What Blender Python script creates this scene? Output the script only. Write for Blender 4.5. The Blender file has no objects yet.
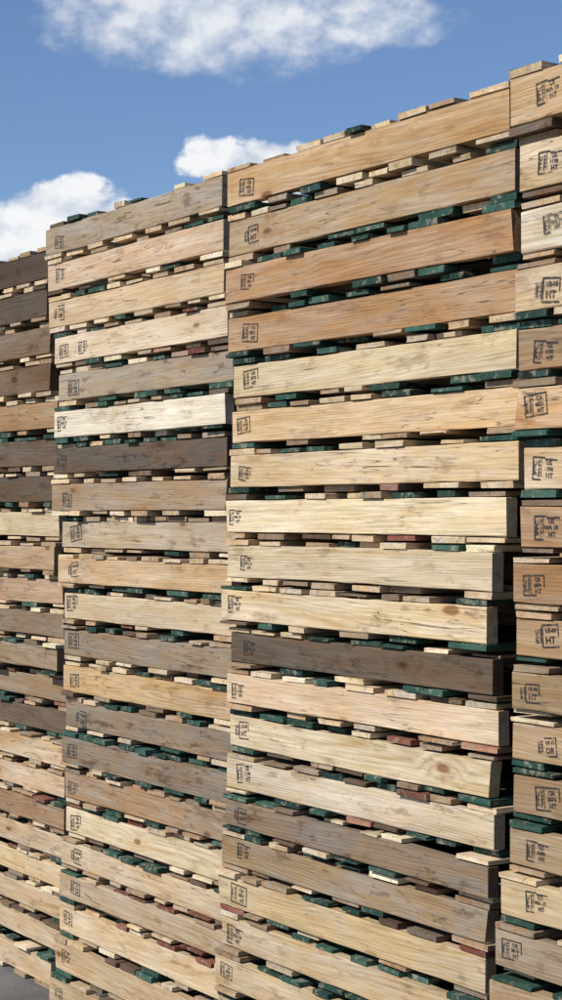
import bpy, math, random
from mathutils import Vector, Matrix
random.seed(11)
sc=bpy.context.scene
EYE=1.745
F_PX=1705.0

# ---------------------------------------------------------------- node helpers
def N(nt,t,**kw):
    n=nt.nodes.new(t)
    for k,v in kw.items(): setattr(n,k,v)
    return n
def setin(nt,sock,v):
    if isinstance(v,bpy.types.NodeSocket): nt.links.new(v,sock)
    else: sock.default_value=v
def M(nt,op,a,b=None,c=None,clamp=False):
    n=N(nt,'ShaderNodeMath',operation=op); n.use_clamp=clamp
    setin(nt,n.inputs[0],a)
    if b is not None: setin(nt,n.inputs[1],b)
    if c is not None: setin(nt,n.inputs[2],c)
    return n.outputs[0]
def VM(nt,op,a,b=None,c=None):
    n=N(nt,'ShaderNodeVectorMath',operation=op)
    setin(nt,n.inputs[0],a)
    if b is not None: setin(nt,n.inputs[1],b)
    if c is not None: setin(nt,n.inputs[2],c)
    return n.outputs[0]
def NOISE(nt,vec,scale=1,detail=2,rough=.5,dist=0):
    n=N(nt,'ShaderNodeTexNoise'); nt.links.new(vec,n.inputs['Vector'])
    n.inputs['Scale'].default_value=scale; n.inputs['Detail'].default_value=detail
    n.inputs['Roughness'].default_value=rough; n.inputs['Distortion'].default_value=dist
    return n.outputs['Fac']
def MR(nt,v,a,b,c=0.,d=1.,smooth=False):
    n=N(nt,'ShaderNodeMapRange'); n.clamp=True
    if smooth: n.interpolation_type='SMOOTHSTEP'
    setin(nt,n.inputs[0],v)
    for i,x in enumerate((a,b,c,d)): setin(nt,n.inputs[i+1],x)
    return n.outputs[0]
def MIX(nt,f,a,b,mode='MIX'):
    n=N(nt,'ShaderNodeMix',data_type='RGBA',blend_type=mode)
    setin(nt,n.inputs[0],f); setin(nt,n.inputs[6],a); setin(nt,n.inputs[7],b)
    return n.outputs[2]
def newmat(name):
    m=bpy.data.materials.new(name); m.use_nodes=True
    nt=m.node_tree; bs=nt.nodes['Principled BSDF']; return m,nt,bs

# ---------------------------------------------------------------- wood
def wood_material():
    m,nt,bs=newmat('weathered_pallet_wood')
    A=lambda n:N(nt,'ShaderNodeAttribute',attribute_name=n)
    wc=A('wc').outputs['Vector']; sd=A('sd').outputs['Vector']
    ta=A('tint'); tint0=ta.outputs['Color']; wraw=ta.outputs['Alpha']
    painted=M(nt,'GREATER_THAN',wraw,1.5)
    wth=M(nt,'SUBTRACT',wraw,M(nt,'MULTIPLY',painted,2.))
    def crd(s): return VM(nt,'ADD',VM(nt,'MULTIPLY',wc,s),sd)
    warp=NOISE(nt,crd((1.6,7,7)),1,2,.5)
    warp2=NOISE(nt,crd((7,22,22)),1,1,.5)
    blot=NOISE(nt,crd((4,15,15)),1,4,.65)
    streak=NOISE(nt,crd((2.2,55,55)),1,3,.6)
    pn=NOISE(nt,crd((28,34,34)),1,4,.7)
    bare=M(nt,'MULTIPLY',MR(nt,M(nt,'ADD',pn,M(nt,'MULTIPLY',M(nt,'SUBTRACT',streak,.5),.5)),.53,.66,0,.7,True),painted)
    tint=MIX(nt,bare,tint0,(.28,.25,.18,1))
    vo=N(nt,'ShaderNodeTexVoronoi'); nt.links.new(crd((3.6,5,9.)),vo.inputs['Vector']); vo.inputs['Scale'].default_value=1
    kd=M(nt,'ADD',vo.outputs['Distance'],M(nt,'MULTIPLY',M(nt,'SUBTRACT',warp2,.5),.12))
    sel=N(nt,'ShaderNodeSeparateColor'); nt.links.new(vo.outputs['Color'],sel.inputs[0])
    on=M(nt,'GREATER_THAN',sel.outputs[0],.50)
    knot=M(nt,'MULTIPLY',MR(nt,kd,.06,.13,1,0,True),on)
    halo=M(nt,'MULTIPLY',MR(nt,kd,.08,.42,1,0,True),on)
    sp=N(nt,'ShaderNodeSeparateXYZ'); nt.links.new(wc,sp.inputs[0])
    r=M(nt,'SQRT',M(nt,'ADD',M(nt,'MULTIPLY',sp.outputs[1],sp.outputs[1]),M(nt,'MULTIPLY',sp.outputs[2],sp.outputs[2])))
    r=M(nt,'ADD',r,M(nt,'MULTIPLY',warp,.034))
    r=M(nt,'ADD',r,M(nt,'MULTIPLY',warp2,.003))
    r=M(nt,'ADD',r,M(nt,'MULTIPLY',halo,.012))
    s=M(nt,'SINE',M(nt,'MULTIPLY',r,900))
    ring=M(nt,'POWER',M(nt,'MULTIPLY_ADD',s,.5,.5),2.2)
    big=NOISE(nt,crd((1.3,7,7)),1,2,.5)
    ring=M(nt,'MULTIPLY',ring,MR(nt,big,.35,.68,.85,.10))
    fib=NOISE(nt,crd((9,240,240)),1,2,.6)
    dk=MIX(nt,1.,tint,(.75,.59,.43,1),'MULTIPLY')
    col=MIX(nt,M(nt,'MULTIPLY',ring,.8),tint,dk)
    v=M(nt,'MULTIPLY',MR(nt,fib,.25,.75,.78,1.17),MR(nt,streak,.25,.75,.79,1.16))
    v=M(nt,'MULTIPLY',v,MR(nt,big,.3,.7,.88,1.09))
    v=M(nt,'MULTIPLY',v,MR(nt,blot,.3,.7,.78,1.14))
    cv=N(nt,'ShaderNodeCombineXYZ')
    for i in range(3): nt.links.new(v,cv.inputs[i])
    col=MIX(nt,1.,col,cv.outputs[0],'MULTIPLY')
    g=N(nt,'ShaderNodeRGBToBW'); nt.links.new(col,g.inputs[0])
    gc=N(nt,'ShaderNodeCombineXYZ')
    for i,k in enumerate((.94,.81,.65)): nt.links.new(M(nt,'MULTIPLY',g.outputs[0],k),gc.inputs[i])
    wf=M(nt,'MULTIPLY',MR(nt,M(nt,'ADD',blot,M(nt,'MULTIPLY',M(nt,'SUBTRACT',streak,.5),.5)),.37,.61,0,1,True),MR(nt,wth,0,1,.22,.9))
    wf=M(nt,'MULTIPLY',wf,M(nt,'SUBTRACT',1,M(nt,'MULTIPLY',painted,.5)))
    col=MIX(nt,wf,col,gc.outputs[0])
    om=MR(nt,NOISE(nt,VM(nt,'ADD',crd((2.5,20,20)),(31.7,3.1,1.2)),1,3,.6),.52,.68,0,.5,True)
    om=M(nt,'MULTIPLY',om,M(nt,'SUBTRACT',1,painted))
    col=MIX(nt,om,col,MIX(nt,1.,col,(.90,.75,.56,1),'MULTIPLY'))
    st=NOISE(nt,VM(nt,'ADD',crd((8,26,26)),(7.7,3.1,9.2)),1,4,.72)
    sf=M(nt,'MULTIPLY',MR(nt,st,.54,.67,0,1,True),MR(nt,wth,0,1,.3,.9))
    col=MIX(nt,sf,col,MIX(nt,1.,col,(.46,.39,.33,1),'MULTIPLY'))
    col=MIX(nt,M(nt,'MULTIPLY',halo,.25),col,MIX(nt,1.,col,(.8,.58,.4,1),'MULTIPLY'))
    col=MIX(nt,M(nt,'MULTIPLY',knot,.85),col,MIX(nt,1.,col,(.34,.21,.13,1),'MULTIPLY'))
    cr=NOISE(nt,VM(nt,'ADD',crd((2.6,75,75)),(1.7,13.1,4.2)),1,1,.5)
    crf=M(nt,'MULTIPLY',MR(nt,M(nt,'ABSOLUTE',M(nt,'SUBTRACT',cr,.5)),.0,.016,1,0,True),MR(nt,warp,.51,.60,0,1,True))
    col=MIX(nt,M(nt,'MULTIPLY',crf,.8),col,(.035,.022,.015,1))
    nt.links.new(col,bs.inputs['Base Color'])
    bs.inputs['Roughness'].default_value=.85
    bs.inputs['Specular IOR Level'].default_value=.2
    h=M(nt,'ADD',M(nt,'MULTIPLY',fib,.6),M(nt,'MULTIPLY',streak,.9))
    bp=N(nt,'ShaderNodeBump'); bp.inputs['Strength'].default_value=.75; bp.inputs['Distance'].default_value=.0017
    nt.links.new(h,bp.inputs['Height']); nt.links.new(bp.outputs[0],bs.inputs['Normal'])
    return m
WOOD=wood_material()
def ink_material():
    m,nt,bs=newmat('worn_stamp_ink')
    tc=N(nt,'ShaderNodeTexCoord')
    n1=NOISE(nt,tc.outputs['Object'],95,3,.7)
    a=MR(nt,n1,.34,.50,.25,.95)
    bs.inputs['Base Color'].default_value=(.024,.021,.022,1); bs.inputs['Roughness'].default_value=.7
    nt.links.new(a,bs.inputs['Alpha'])
    return m
INK=ink_material()

# ---------------------------------------------------------------- stamps (text outlines as flat ink)
def text_mesh(body,size,off=0.0):
    c=bpy.data.curves.new('t','FONT'); c.body=body; c.size=size; c.offset=off; c.resolution_u=2
    c.align_x='CENTER'; c.align_y='CENTER'
    o=bpy.data.objects.new('t',c); sc.collection.objects.link(o)
    dg=bpy.context.evaluated_depsgraph_get(); dg.update()
    me=o.evaluated_get(dg).to_mesh()
    vs=[tuple(v.co) for v in me.vertices]; fs=[tuple(p.vertices) for p in me.polygons]
    o.evaluated_get(dg).to_mesh_clear()
    bpy.data.objects.remove(o); bpy.data.curves.remove(c)
    return vs,fs
def make_stamp(codes,style):
    V=[];Fc=[]
    def rect(x0,z0,x1,z1):
        b=len(V); V.extend([(x0,z0),(x1,z0),(x1,z1),(x0,z1)]); Fc.append((b,b+1,b+2,b+3))
    def txt(body,size,cx,cz,rot=0,sx=1):
        vs,fs=text_mesh(body,size,.0006); b=len(V); ca,sa=math.cos(rot),math.sin(rot)
        for x,y,_ in vs:
            x*=sx; V.append((cx+x*ca-y*sa,cz+x*sa+y*ca))
        for f in fs: Fc.append(tuple(b+i for i in f))
    w,h,t=.086,.058,.0040
    if style==0:
        rect(0,0,w,t); rect(0,h-t,w,h); rect(0,t,t,h-t); rect(w-t,t,w,h-t); rect(.030,t,.032,h-t)
    elif style==1:
        rect(.026,0,w,t); rect(.026,h-t,w,h); rect(.026,t,.030,h-t); rect(w-t,h*.45,w,h-t)
    elif style==2:
        rect(0,0,w*.62,t); rect(0,t,t,h); rect(t,h-t,w,h); rect(w-t,h*.4,w,h-t); rect(.030,t,.032,h-t)
    elif style==3:
        rect(0,h-t,w*.5,h); rect(w*.5,h-t*2,w,h-t); rect(0,t,t,h-t); rect(0,0,.03,t); rect(.030,t*3,.032,h-t)
    else:
        rect(.034,h-t,w,h); rect(w-t,t,w,h-t); rect(.05,0,w,t)
    txt('IPPC',.016,.010 if style!=4 else .012,h/2,math.pi/2,1.1)
    rect(.0203,.008,.0227,.050)
    for i in range(4):
        z=.014+i*.009
        b=len(V); V.extend([(.0227,z),(.0274,z+.005),(.0274,z+.009),(.0227,z+.004)]); Fc.append((b,b+1,b+2,b+3))
    if style in(1,4):
        txt(codes[0],.015,.058,.042,0,1.05); txt(codes[2],.024,.056,.018,0,1.1)
    else:
        txt(codes[0],.016,.058,.044,0,1.05)
        txt(codes[1],.014,.057,.029,0,1.1)
        txt(codes[2],.017,.060,.013,0,1.1)
    return V,Fc
STAMPS=[make_stamp(('US','2145','HT'),0),make_stamp(('US-08','TR','HT'),1),make_stamp(('OR','3074','HT'),2),make_stamp(('US','WA 19','HT'),3),
        make_stamp(('US 62','','DB'),4),make_stamp(('CA','0551','HT'),0),make_stamp(('US','1190','HT'),3)]

# ---------------------------------------------------------------- pallet mesh
def s2l(c): 
    c=c/255.; return c/12.92 if c<=.04045 else ((c+.055)/1.055)**2.4
ALB=1.0
def lin(rgb,k=ALB):
    r,g,b=rgb
    if r>g>b:                       # keep timber hues in the tan range
        g=max(g,b+.49*(r-b))
        g=min(g,r-.21*(r-b))
    m=(r+g+b)/3.; r,g,b=[x*.92+m*.08 for x in (r,g,b)]
    return tuple(min(.78,s2l(min(250,x))*k) for x in (r,g,b))

class Builder:
    def __init__(s): s.V=[];s.F=[];s.MI=[];s.wc=[];s.sd=[];s.tint=[]
    def board(s,org,L,W,T,axis,tint,wth,nseg=2,cham=.0022,rough=.0008,bow=0.,chip=0.,yaw=0.,tilt=0.):
        """org = corner with minimum coords. axis 'x': grain along x, W along y. axis 'y': grain along y, W along x"""
        b0=len(s.V)
        pa=random.uniform(0,math.tau); pd=random.uniform(.015,.10)
        pw=W/2+math.cos(pa)*pd; pt=T/2+math.sin(pa)*pd
        sl=random.uniform(-.03,.03); sl2=random.uniform(-.03,.03)
        sd=(random.uniform(0,90),random.uniform(0,90),random.uniform(0,90))
        prof=[(cham,0),(W-cham,0),(W,cham),(W,T-cham),(W-cham,T),(cham,T),(0,T-cham),(0,cham)]
        ph=random.uniform(0,6); wane=[max(0,random.gauss(0,.0018)) for _ in range(4)]
        chipc=random.choice((0,1,2,3))
        for i in range(nseg+1):
            a=L*i/nseg
            bw=bow*math.sin(math.pi*i/nseg)
            for j,(w,t) in enumerate(prof):
                cw=W/2-w; ct=T/2-t
                k=rough*random.random()*2+wane[(j//2)%4]*(.5+.5*math.sin(ph+i*.9))
                w2=w+(k if cw>0 else -k); t2=t+(k if ct>0 else -k)
                aa=a
                if i in(0,nseg):
                    e=random.random()*.0025
                    low = t<T/2
                    if chip>0 and ((chipc<2)==low) and ((chipc%2==0)==(i==nseg)): e+=chip*random.uniform(.6,1)
                    aa=a+e if i==0 else a-e
                t2+=bw
                lw=w2+math.tan(yaw)*(aa-L/2); t2b=t2+math.tan(tilt)*(w-W/2)
                s.V.append((org[0]+aa,org[1]+lw,org[2]+t2b) if axis=='x' else (org[0]+lw,org[1]+aa,org[2]+t2b))
                s.wc.append((aa,w2-pw+sl*aa,t2-bw-pt+sl2*aa)); s.sd.append(sd); s.tint.append((*tint,wth))
        fl=axis=='y'
        def add(f): s.F.append(tuple(reversed(f)) if fl else tuple(f)); s.MI.append(0)
        for i in range(nseg):
            for j in range(8):
                p=b0+i*8; q=p+8; j2=(j+1)%8
                add((p+j,p+j2,q+j2,q+j))
        add([b0+j for j in reversed(range(8))]); add([b0+nseg*8+j for j in range(8)])
    def stamp(s,st,x,z,rot,scale,slope=0.,mid=0.):
        """flat ink lying on the stringer face, which runs y = slope*(x-mid)"""
        V,Fc=st; b=len(s.V); ca,sa=math.cos(rot)*scale,math.sin(rot)*scale
        for u,v in V:
            xx=x+u*ca-v*sa
            s.V.append((xx,slope*(xx-mid)-.0005,z+u*sa+v*ca)); s.wc.append((0,0,0)); s.sd.append((0,0,0)); s.tint.append((0,0,0,0))
        for f in Fc: s.F.append(tuple(b+i for i in f)); s.MI.append(1)
    def mesh(s,name):
        me=bpy.data.meshes.new(name); me.from_pydata(s.V,[],s.F)
        me.materials.append(WOOD); me.materials.append(INK)
        me.polygons.foreach_set('material_index',s.MI)
        for nm,dat in(('wc',s.wc),('sd',s.sd)):
            at=me.attributes.new(nm,'FLOAT_VECTOR','POINT'); at.data.foreach_set('vector',[c for v in dat for c in v])
        at=me.attributes.new('tint','FLOAT_COLOR','POINT'); at.data.foreach_set('color',[c for v in s.tint for c in v])
        me.update(); return me

CREAM=[(226,200,156),(216,188,142),(230,210,168),(210,180,136),(220,194,156),(202,168,126),(188,156,116),(170,138,104)]
GREYW=[(158,134,108),(128,104,82),(172,148,118),(104,84,66)]
GREEN=[(48,86,74),(40,76,68),(60,98,84),(44,80,68),(54,94,86)]
RED=[(132,78,64),(154,96,80),(186,136,110)]
def board_tint(g,r,w,prev):
    u=random.random()
    p=2.
    if prev=='g' and random.random()<.35: u=0 if g>0 else 1
    if u<g: c=random.choice(GREEN); kk=.9; kind='g'
    elif u<g+r: c=random.choice(RED); kk=.85; kind='r'
    elif u<g+r+.15: c=random.choice(GREYW); kk=ALB; p=0; kind='w'
    else: c=random.choice(CREAM); kk=ALB; p=0; kind='w'
    j=random.uniform(.85,1.08)
    if p: 
        return tuple(s2l(x*j)*kk for x in c),w*.7+p,kind
    return lin([x*j for x in c],kk),w,kind

DEPTH=1.016
def make_pallet(name,length,h,colour,wth,gt,gb,rt,rb,stamped=True,x0=0.):
    """local x: along the long side, y: into the stack, z: up. x0: left end of the stringers"""
    B=Builder(); bt=.0172*h/.125; sh=h-2*bt-.0006
    zs=bt+.0003
    tc=lin(colour)
    tk=.036; yw=random.uniform(-.004,.004)
    B.board((x0,0,zs),length,tk,sh,'x',tc,wth,nseg=14,cham=.0022,rough=.0008,bow=random.uniform(-.0025,.0025),
            chip=random.choice((0,0,0,0,.006,.014)) ,yaw=yw)
    for yy in(DEPTH/2-tk/2,DEPTH-tk):
        B.board((x0,yy,zs),length,tk,sh,'x',lin(random.choice(CREAM+GREYW)),.5,nseg=2)
    if stamped:
        sc_=min(1.0,.80*sh/.058)*random.uniform(.70,.95)
        sl,mid=math.tan(yw),x0+length/2
        B.stamp(random.choice(STAMPS),x0+random.uniform(.022,.085),zs+sh/2-.030*sc_+random.uniform(-.007,.009),random.uniform(-.12,.12),sc_,sl,mid)
        if random.random()<.05:
            B.stamp(random.choice(STAMPS),x0+random.uniform(.17,.22),zs+sh/2-.03*sc_,random.uniform(-.12,.12),sc_*.9,sl,mid)
    def deck(z,n,g,r,wmin,wmax):
        ws=[random.uniform(wmin,wmax) for _ in range(n)]
        ws[0]=random.uniform(.09,.14); ws[-1]=random.uniform(.09,.14)
        tot=sum(ws); gaps=[max(.12,random.gauss(1,.75)) for _ in range(n-1)]
        if tot>length*.93:
            ws=[w*length*.93/tot for w in ws]; tot=sum(ws)
        kk=(length-tot)/sum(gaps); x=x0+random.uniform(-.006,.006); prev='w'
        for i,w in enumerate(ws):
            u=random.random()
            a=random.uniform(-.006,.004) if u<.78 else (random.uniform(.004,.024) if u<.90 else random.uniform(-.015,-.006))
            b=random.uniform(-.01,.01)
            t=bt-random.choice((0,0,0,.002,.004,.006))
            zz=z+(0 if z>h/2 else bt-t)
            tn,wt2,prev=board_tint(g,r,random.uniform(.1,1),prev)
            B.board((x,a,zz),DEPTH-a+b,w,t,'y',tn,wt2,nseg=3,cham=.0014,rough=.0010,yaw=random.uniform(-.009,.009))
            x+=w+(gaps[i]*kk if i<n-1 else 0)
    deck(h-bt,random.choice((7,8,8,9)),gt,rt,.065,.125)
    deck(0,random.choice((6,6,7,7,8)),gb,rb,.07,.135)
    return B.mesh(name)

# ---------------------------------------------------------------- layout
TX=Vector((.684,-1.010)).normalized()      # along long side toward camera
NX=Vector((-TX.y,TX.x))                    # into the stack
BASE=math.atan2(TX.y,TX.x)
def empty(name,loc):
    e=bpy.data.objects.new(name,None); e.location=loc; e.empty_display_size=.3; sc.collection.objects.link(e); return e
gl=lambda a,i: a[i] if i<len(a) else a[-1]
def stack(corner,cz,cols,sL,sR,green,red,wths,rnd=.013,length=1.22,stamped=True):
    """cz: heights of pallet centres relative to 1.745 m, top to bottom"""
    n=len(cz); C=[EYE+c for c in cz]
    bd=[C[0]+(C[0]-C[1])/2]+[(C[i]+C[i+1])/2 for i in range(n-1)]+[0.]
    e=empty('pallet_stack',(corner[0],corner[1],0)); e.rotation_euler=(0,0,BASE)
    out=[]
    for i in range(n):
        l=gl(sL,i)/100.; r=gl(sR,i)/100.
        col=cols[i] if i<len(cols) else random.choice(cols)
        wt=gl(wths,i); j=random.uniform(.95,1.04); col=[x*j for x in col]
        h=bd[i]-bd[i+1]
        g=gl(green,i)*.85
        me=make_pallet('pallet_mesh',length+r-l,h-.0006,col,wt,g,g*.85,gl(red,i)*.6,gl(red,i)*.6,stamped)
        o=bpy.data.objects.new('wooden_pallet',me); sc.collection.objects.link(o); o.parent=e
        o.location=(l,random.uniform(-rnd,rnd),bd[i+1]); o.rotation_euler=(random.uniform(-.0006,.0006),random.uniform(-.0006,.0006),random.uniform(-.011,.011))
        out.append((o,h))
    return out

main_z=[.931,.791,.651,.515,.377,.252,.124,-.002,-.134,-.258,-.375,-.495,-.609,-.742,-.846,-.952,-1.071,-1.19,-1.305,-1.43,-1.555,-1.68]
main_cols=[(200,162,114),(184,150,106),(190,144,98),(180,138,94),(214,192,148),(216,182,134),(208,180,136),(222,202,160),(216,196,156),(214,188,142),(112,90,68),(210,180,144),(210,188,144),(204,184,148),(142,120,96),(172,144,108),(210,182,134),(206,178,134),(200,172,126),(180,150,115),(200,170,130),(170,140,110)]
main_w=[.2,.5,.3,.3,.4,.2,.4,.3,.4,.5,.8,.4,.5,.7,1,.8,.4,.5,.5,.5]
mL=[0,-1,.5,-1,1,.5,1,-.5,-1,-2,.5,.5,-.5,-.5,-1,-3,-4,-3,-6]
mR=[-2.5,-1.5,-.5,-.5,-1.7,-1,.3,-3.3,-6.5,-8.5,-7.5,-6.5,-8.3,-8,-7.5,-9.5,-10.5,-10,-11]
mg=[.35,.3,.55,.6,.5,.5,.45,.25,.2,.25,.35,.3,.3,.4,.35,.3,.3,.3,.3]
mr=[.0,0,.0,.0,.0,.03,.03,.03,.08,.05,.03,.08,.08,.08,.10,.1,.12,.1]
P_main=stack((-.152,4.885),main_z,main_cols,mL,mR,mg,mr,main_w)

z2=[.971,.838,.708,.58,.446,.316,.187,.065,-.073,-.191,-.316,-.441,-.567,-.69,-.81,-.94,-1.057,-1.18,-1.287,-1.41,-1.54,-1.68]
c2=[(168,148,120),(200,168,134),(206,176,134),(212,188,154),(180,158,128),(226,214,188),(108,88,70),(178,148,112),(194,172,140),(198,164,120),(204,180,142),(150,130,104),(192,156,106),(146,126,102),(140,120,96),(178,142,104),(212,192,152),(202,176,140),(190,164,130),(204,178,138),(196,168,128),(185,160,120)]
w2=[.9,.4,.4,.4,.9,.3,1,.6,.7,.4,.5,.9,.3,1,1,.6,.3,.4,.5,.4,.4]
l2=[-4,-1.5,-1.5,3,5.5,5.5,2.5,4,8,9,10,10,11,11.5,11.5,12,11.5,8,8,5.5,4,2]
r2=[-5+.4*a for a in l2]
g2=[.3,.15,.15,.25,.3,.25,.3,.15,.1,.15,.2,.15,.3,.25,.35,.3,.2,.3,.3]
d2=[.03,.0,.03,.05,.05,.03,.03,.05,.06,.06,.06,.06,.08,.1,.12,.18,.2,.22,.15]
P2=stack((-.82,6.05),z2,c2,l2,r2,g2,d2,w2)

z3=[.936,.793,.650,.512,.372,.232,.098,-.038,-.16,-.284,-.412,-.530,-.647,-.763,-.880,-.99,-1.105,-1.218,-1.332,-1.446,-1.56,-1.68]
c3=[(90,72,56),(102,84,66),(130,106,84),(122,94,68),(162,128,90),(114,92,72),(106,84,66),(206,186,146),(180,148,108),(184,148,118),(150,126,100),(160,136,106),(156,130,98),(108,88,70),(196,164,122),(204,174,138),(158,120,90),(202,174,136),(206,182,140),(196,168,128),(202,174,134),(196,168,128)]
r3=[-7,-6,-4,-2.5,0,0,1.5,0,2.5,4,6,6,8,9,10,8,10,9,8,6,4,0]
C3=(-.832-TX.x*1.22,6.28-TX.y*1.22); CM=(-.152,4.885)
P3=stack(C3,z3,c3,r3,r3,[.1,.1,.1,.1,.2,.4,.4,.2,.1,.2],[.03,.03,.03,.03,.03,.05,.06,.06,.06,.06,.1,.15,.2],[.8,.8,.7,.4,.3,.8,.8,.2,.3,.3,.7,.5])

z0=[.905,.757,.620,.487,.362,.231,.100,-.026,-.151,-.269,-.385,-.496,-.610,-.728,-.84,-.955,-1.07,-1.18,-1.29,-1.41,-1.53,-1.67]
c0=[(198,162,116),(204,178,138),(214,204,178),(204,176,136),(174,140,102),(206,164,116),(204,176,138),(176,136,94),(160,118,80),(184,144,98),(158,128,88),(186,152,110),(158,128,92),(174,148,112),(210,182,134),(150,130,104),(180,150,110)]
s0=[x+.6 for x in [0,1,1,1,.7,1,2.6,2.6,-1,-1,-1,-2,-1,-2,-4,-5.5,-7]]
P0=stack((.508,3.75),z0,c0,s0,s0,[.0,.15,.1,.2,.4,.4,.3,.3,.35],[.02],[.2,.3,.2,.3,.4,.3])

# neighbouring stacks just out of frame and the second row behind (share the pallet meshes)
def copy_stack(src,corner,order,count=22):
    e=empty('pallet_stack',(corner[0],corner[1],0)); e.rotation_euler=(0,0,BASE)
    z=0; n=len(src)
    for k in range(count):
        s,h=src[(k*order+3)%n]
        o=bpy.data.objects.new('wooden_pallet',s.data); sc.collection.objects.link(o); o.parent=e
        o.location=(random.uniform(-.02,.02),random.uniform(-.01,.01),z); o.rotation_euler=(0,0,random.uniform(-.006,.006)); z+=h
def at(c,s,d): return (c[0]+TX.x*s+NX.x*d,c[1]+TX.y*s+NX.y*d)
copy_stack(P_main,at(C3,-1.36,.02),5)
copy_stack(P2,at((.508,3.75),1.36,.02),7)
for k,(src,od) in enumerate(((P2,3),(P3,5),(P_main,9),(P0,7),(P3,3))):
    copy_stack(src,at(CM,(k-3)*1.38+1.38,1.14+.03*(k%2)),od,23)

# ---------------------------------------------------------------- ground
m,nt,bs=newmat('asphalt')
tc=N(nt,'ShaderNodeTexCoord').outputs['Object']
a=NOISE(nt,tc,160,3,.7); b=NOISE(nt,tc,3,4,.6)
v=M(nt,'MULTIPLY',MR(nt,a,.3,.7,.5,1.6),MR(nt,b,.3,.7,.75,1.3))
cv=N(nt,'ShaderNodeCombineXYZ')
for i,k in enumerate((.135,.128,.120)): nt.links.new(M(nt,'MULTIPLY',v,k),cv.inputs[i])
nt.links.new(cv.outputs[0],bs.inputs['Base Color']); bs.inputs['Roughness'].default_value=.9
bp=N(nt,'ShaderNodeBump'); bp.inputs['Distance'].default_value=.006; nt.links.new(a,bp.inputs['Height']); nt.links.new(bp.outputs[0],bs.inputs['Normal'])
me=bpy.data.meshes.new('asphalt_ground'); S=600
me.from_pydata([(-S,-S,0),(S,-S,0),(S,S,0),(-S,S,0)],[],[(0,1,2,3)]); me.materials.append(m)
g=bpy.data.objects.new('asphalt_ground',me); sc.collection.objects.link(g); g.location.z=-.003

# ---------------------------------------------------------------- light
AZ=math.radians(238); EL=math.radians(43)
sd=Vector((math.sin(AZ)*math.cos(EL),math.cos(AZ)*math.cos(EL),math.sin(EL)))
L=bpy.data.lights.new('sun','SUN'); L.energy=5.0; L.angle=math.radians(.5); L.color=(1,.955,.885)
lo=bpy.data.objects.new('sun',L); sc.collection.objects.link(lo); lo.rotation_euler=sd.to_track_quat('Z','Y').to_euler(); lo.location=sd*30

w=bpy.data.worlds.new('World'); sc.world=w; w.use_nodes=True; nt=w.node_tree; nt.nodes.clear()
out=N(nt,'ShaderNodeOutputWorld')
sky=N(nt,'ShaderNodeTexSky',sky_type='NISHITA'); sky.sun_disc=False; sky.sun_elevation=EL; sky.sun_rotation=AZ
sky.air_density=1.0; sky.dust_density=.5; sky.ozone_density=2.6
bg=N(nt,'ShaderNodeBackground'); nt.links.new(MIX(nt,1.,sky.outputs[0],(.86,.96,1.12,1),'MULTIPLY'),bg.inputs[0]); bg.inputs[1].default_value=.104
tc=N(nt,'ShaderNodeTexCoord').outputs['Generated']
sp=N(nt,'ShaderNodeSeparateXYZ'); nt.links.new(tc,sp.inputs[0])
az=M(nt,'ARCTAN2',sp.outputs[0],sp.outputs[1]); el=M(nt,'ARCSINE',sp.outputs[2])
cx=N(nt,'ShaderNodeCombineXYZ'); nt.links.new(az,cx.inputs[0]); nt.links.new(M(nt,'MULTIPLY',el,1.35),cx.inputs[1])
n1=NOISE(nt,cx.outputs[0],28,8,.57,.0)
n2=NOISE(nt,VM(nt,'ADD',cx.outputs[0],(.005,-.012,0)),28,5,.54,.0)
def blob(a0,e0,ra,re):
    x=M(nt,'DIVIDE',M(nt,'SUBTRACT',az,a0),ra); y=M(nt,'DIVIDE',M(nt,'SUBTRACT',el,e0),re)
    return M(nt,'SUBTRACT',1,M(nt,'ADD',M(nt,'MULTIPLY',x,x),M(nt,'MULTIPLY',y,y)))
hard=None
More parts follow.
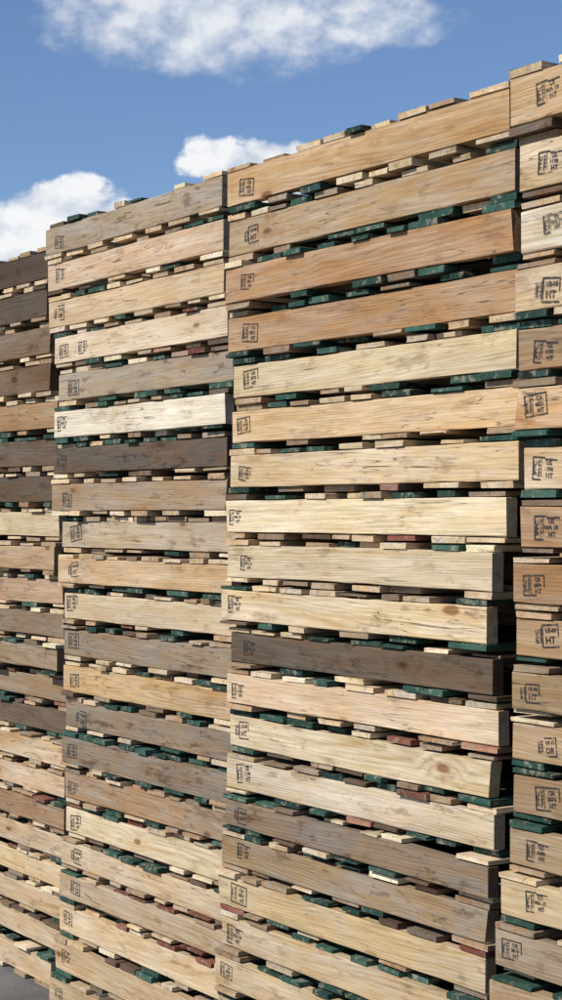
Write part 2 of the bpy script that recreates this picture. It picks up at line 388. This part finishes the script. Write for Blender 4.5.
for p in((-.126,.162,.044,.036),(-.170,.150,.07,.032),(-.020,.200,.042,.022),(.5,.2,.2,.06),(-.7,.24,.25,.07),(1.6,.3,.3,.08),(-1.8,.35,.3,.1)):
    q=blob(*p); hard=q if hard is None else M(nt,'MAXIMUM',hard,q)
soft=None
for p in((-.035,.284,.115,.030),(.045,.282,.060,.016),(-.03,.32,.16,.03),(.9,.5,.3,.12),(-.9,.6,.4,.12),(2.6,.5,.4,.15)):
    q=blob(*p); soft=q if soft is None else M(nt,'MAXIMUM',soft,q)
hard=M(nt,'MAXIMUM',hard,-1.5); soft=M(nt,'MAXIMUM',soft,-1.5)
nn=M(nt,'SUBTRACT',n1,.5)
dh=MR(nt,M(nt,'ADD',M(nt,'MULTIPLY',hard,.9),M(nt,'MULTIPLY',nn,2.6)),.0,.38,0,1,True)
ds=MR(nt,M(nt,'ADD',M(nt,'MULTIPLY',soft,.9),M(nt,'MULTIPLY',nn,2.5)),-.2,1.1,0,.85,True)
dens=M(nt,'MAXIMUM',dh,ds)
lit=MR(nt,M(nt,'ADD',M(nt,'MULTIPLY',M(nt,'SUBTRACT',n1,n2),4),.68),0,1,0,1)
ccol=MIX(nt,lit,(.60,.67,.78,1),(.94,.95,.97,1))
bgc=N(nt,'ShaderNodeBackground'); nt.links.new(ccol,bgc.inputs[0]); bgc.inputs[1].default_value=.98
mx=N(nt,'ShaderNodeMixShader'); nt.links.new(dens,mx.inputs[0]); nt.links.new(bg.outputs[0],mx.inputs[1]); nt.links.new(bgc.outputs[0],mx.inputs[2])
nt.links.new(mx.outputs[0],out.inputs[0])

# ---------------------------------------------------------------- camera
cam=bpy.data.cameras.new('camera'); cam.sensor_fit='VERTICAL'; cam.sensor_height=24; cam.lens=24*F_PX/1000
cam.clip_end=3000; cam.clip_start=.05
co=bpy.data.objects.new('camera',cam); sc.collection.objects.link(co); co.location=(0,0,EYE)
co.rotation_euler=(math.radians(90)+math.atan(15/F_PX),0,0)
sc.camera=co
sc.view_settings.view_transform='Standard'; sc.view_settings.look='None'; sc.view_settings.exposure=0
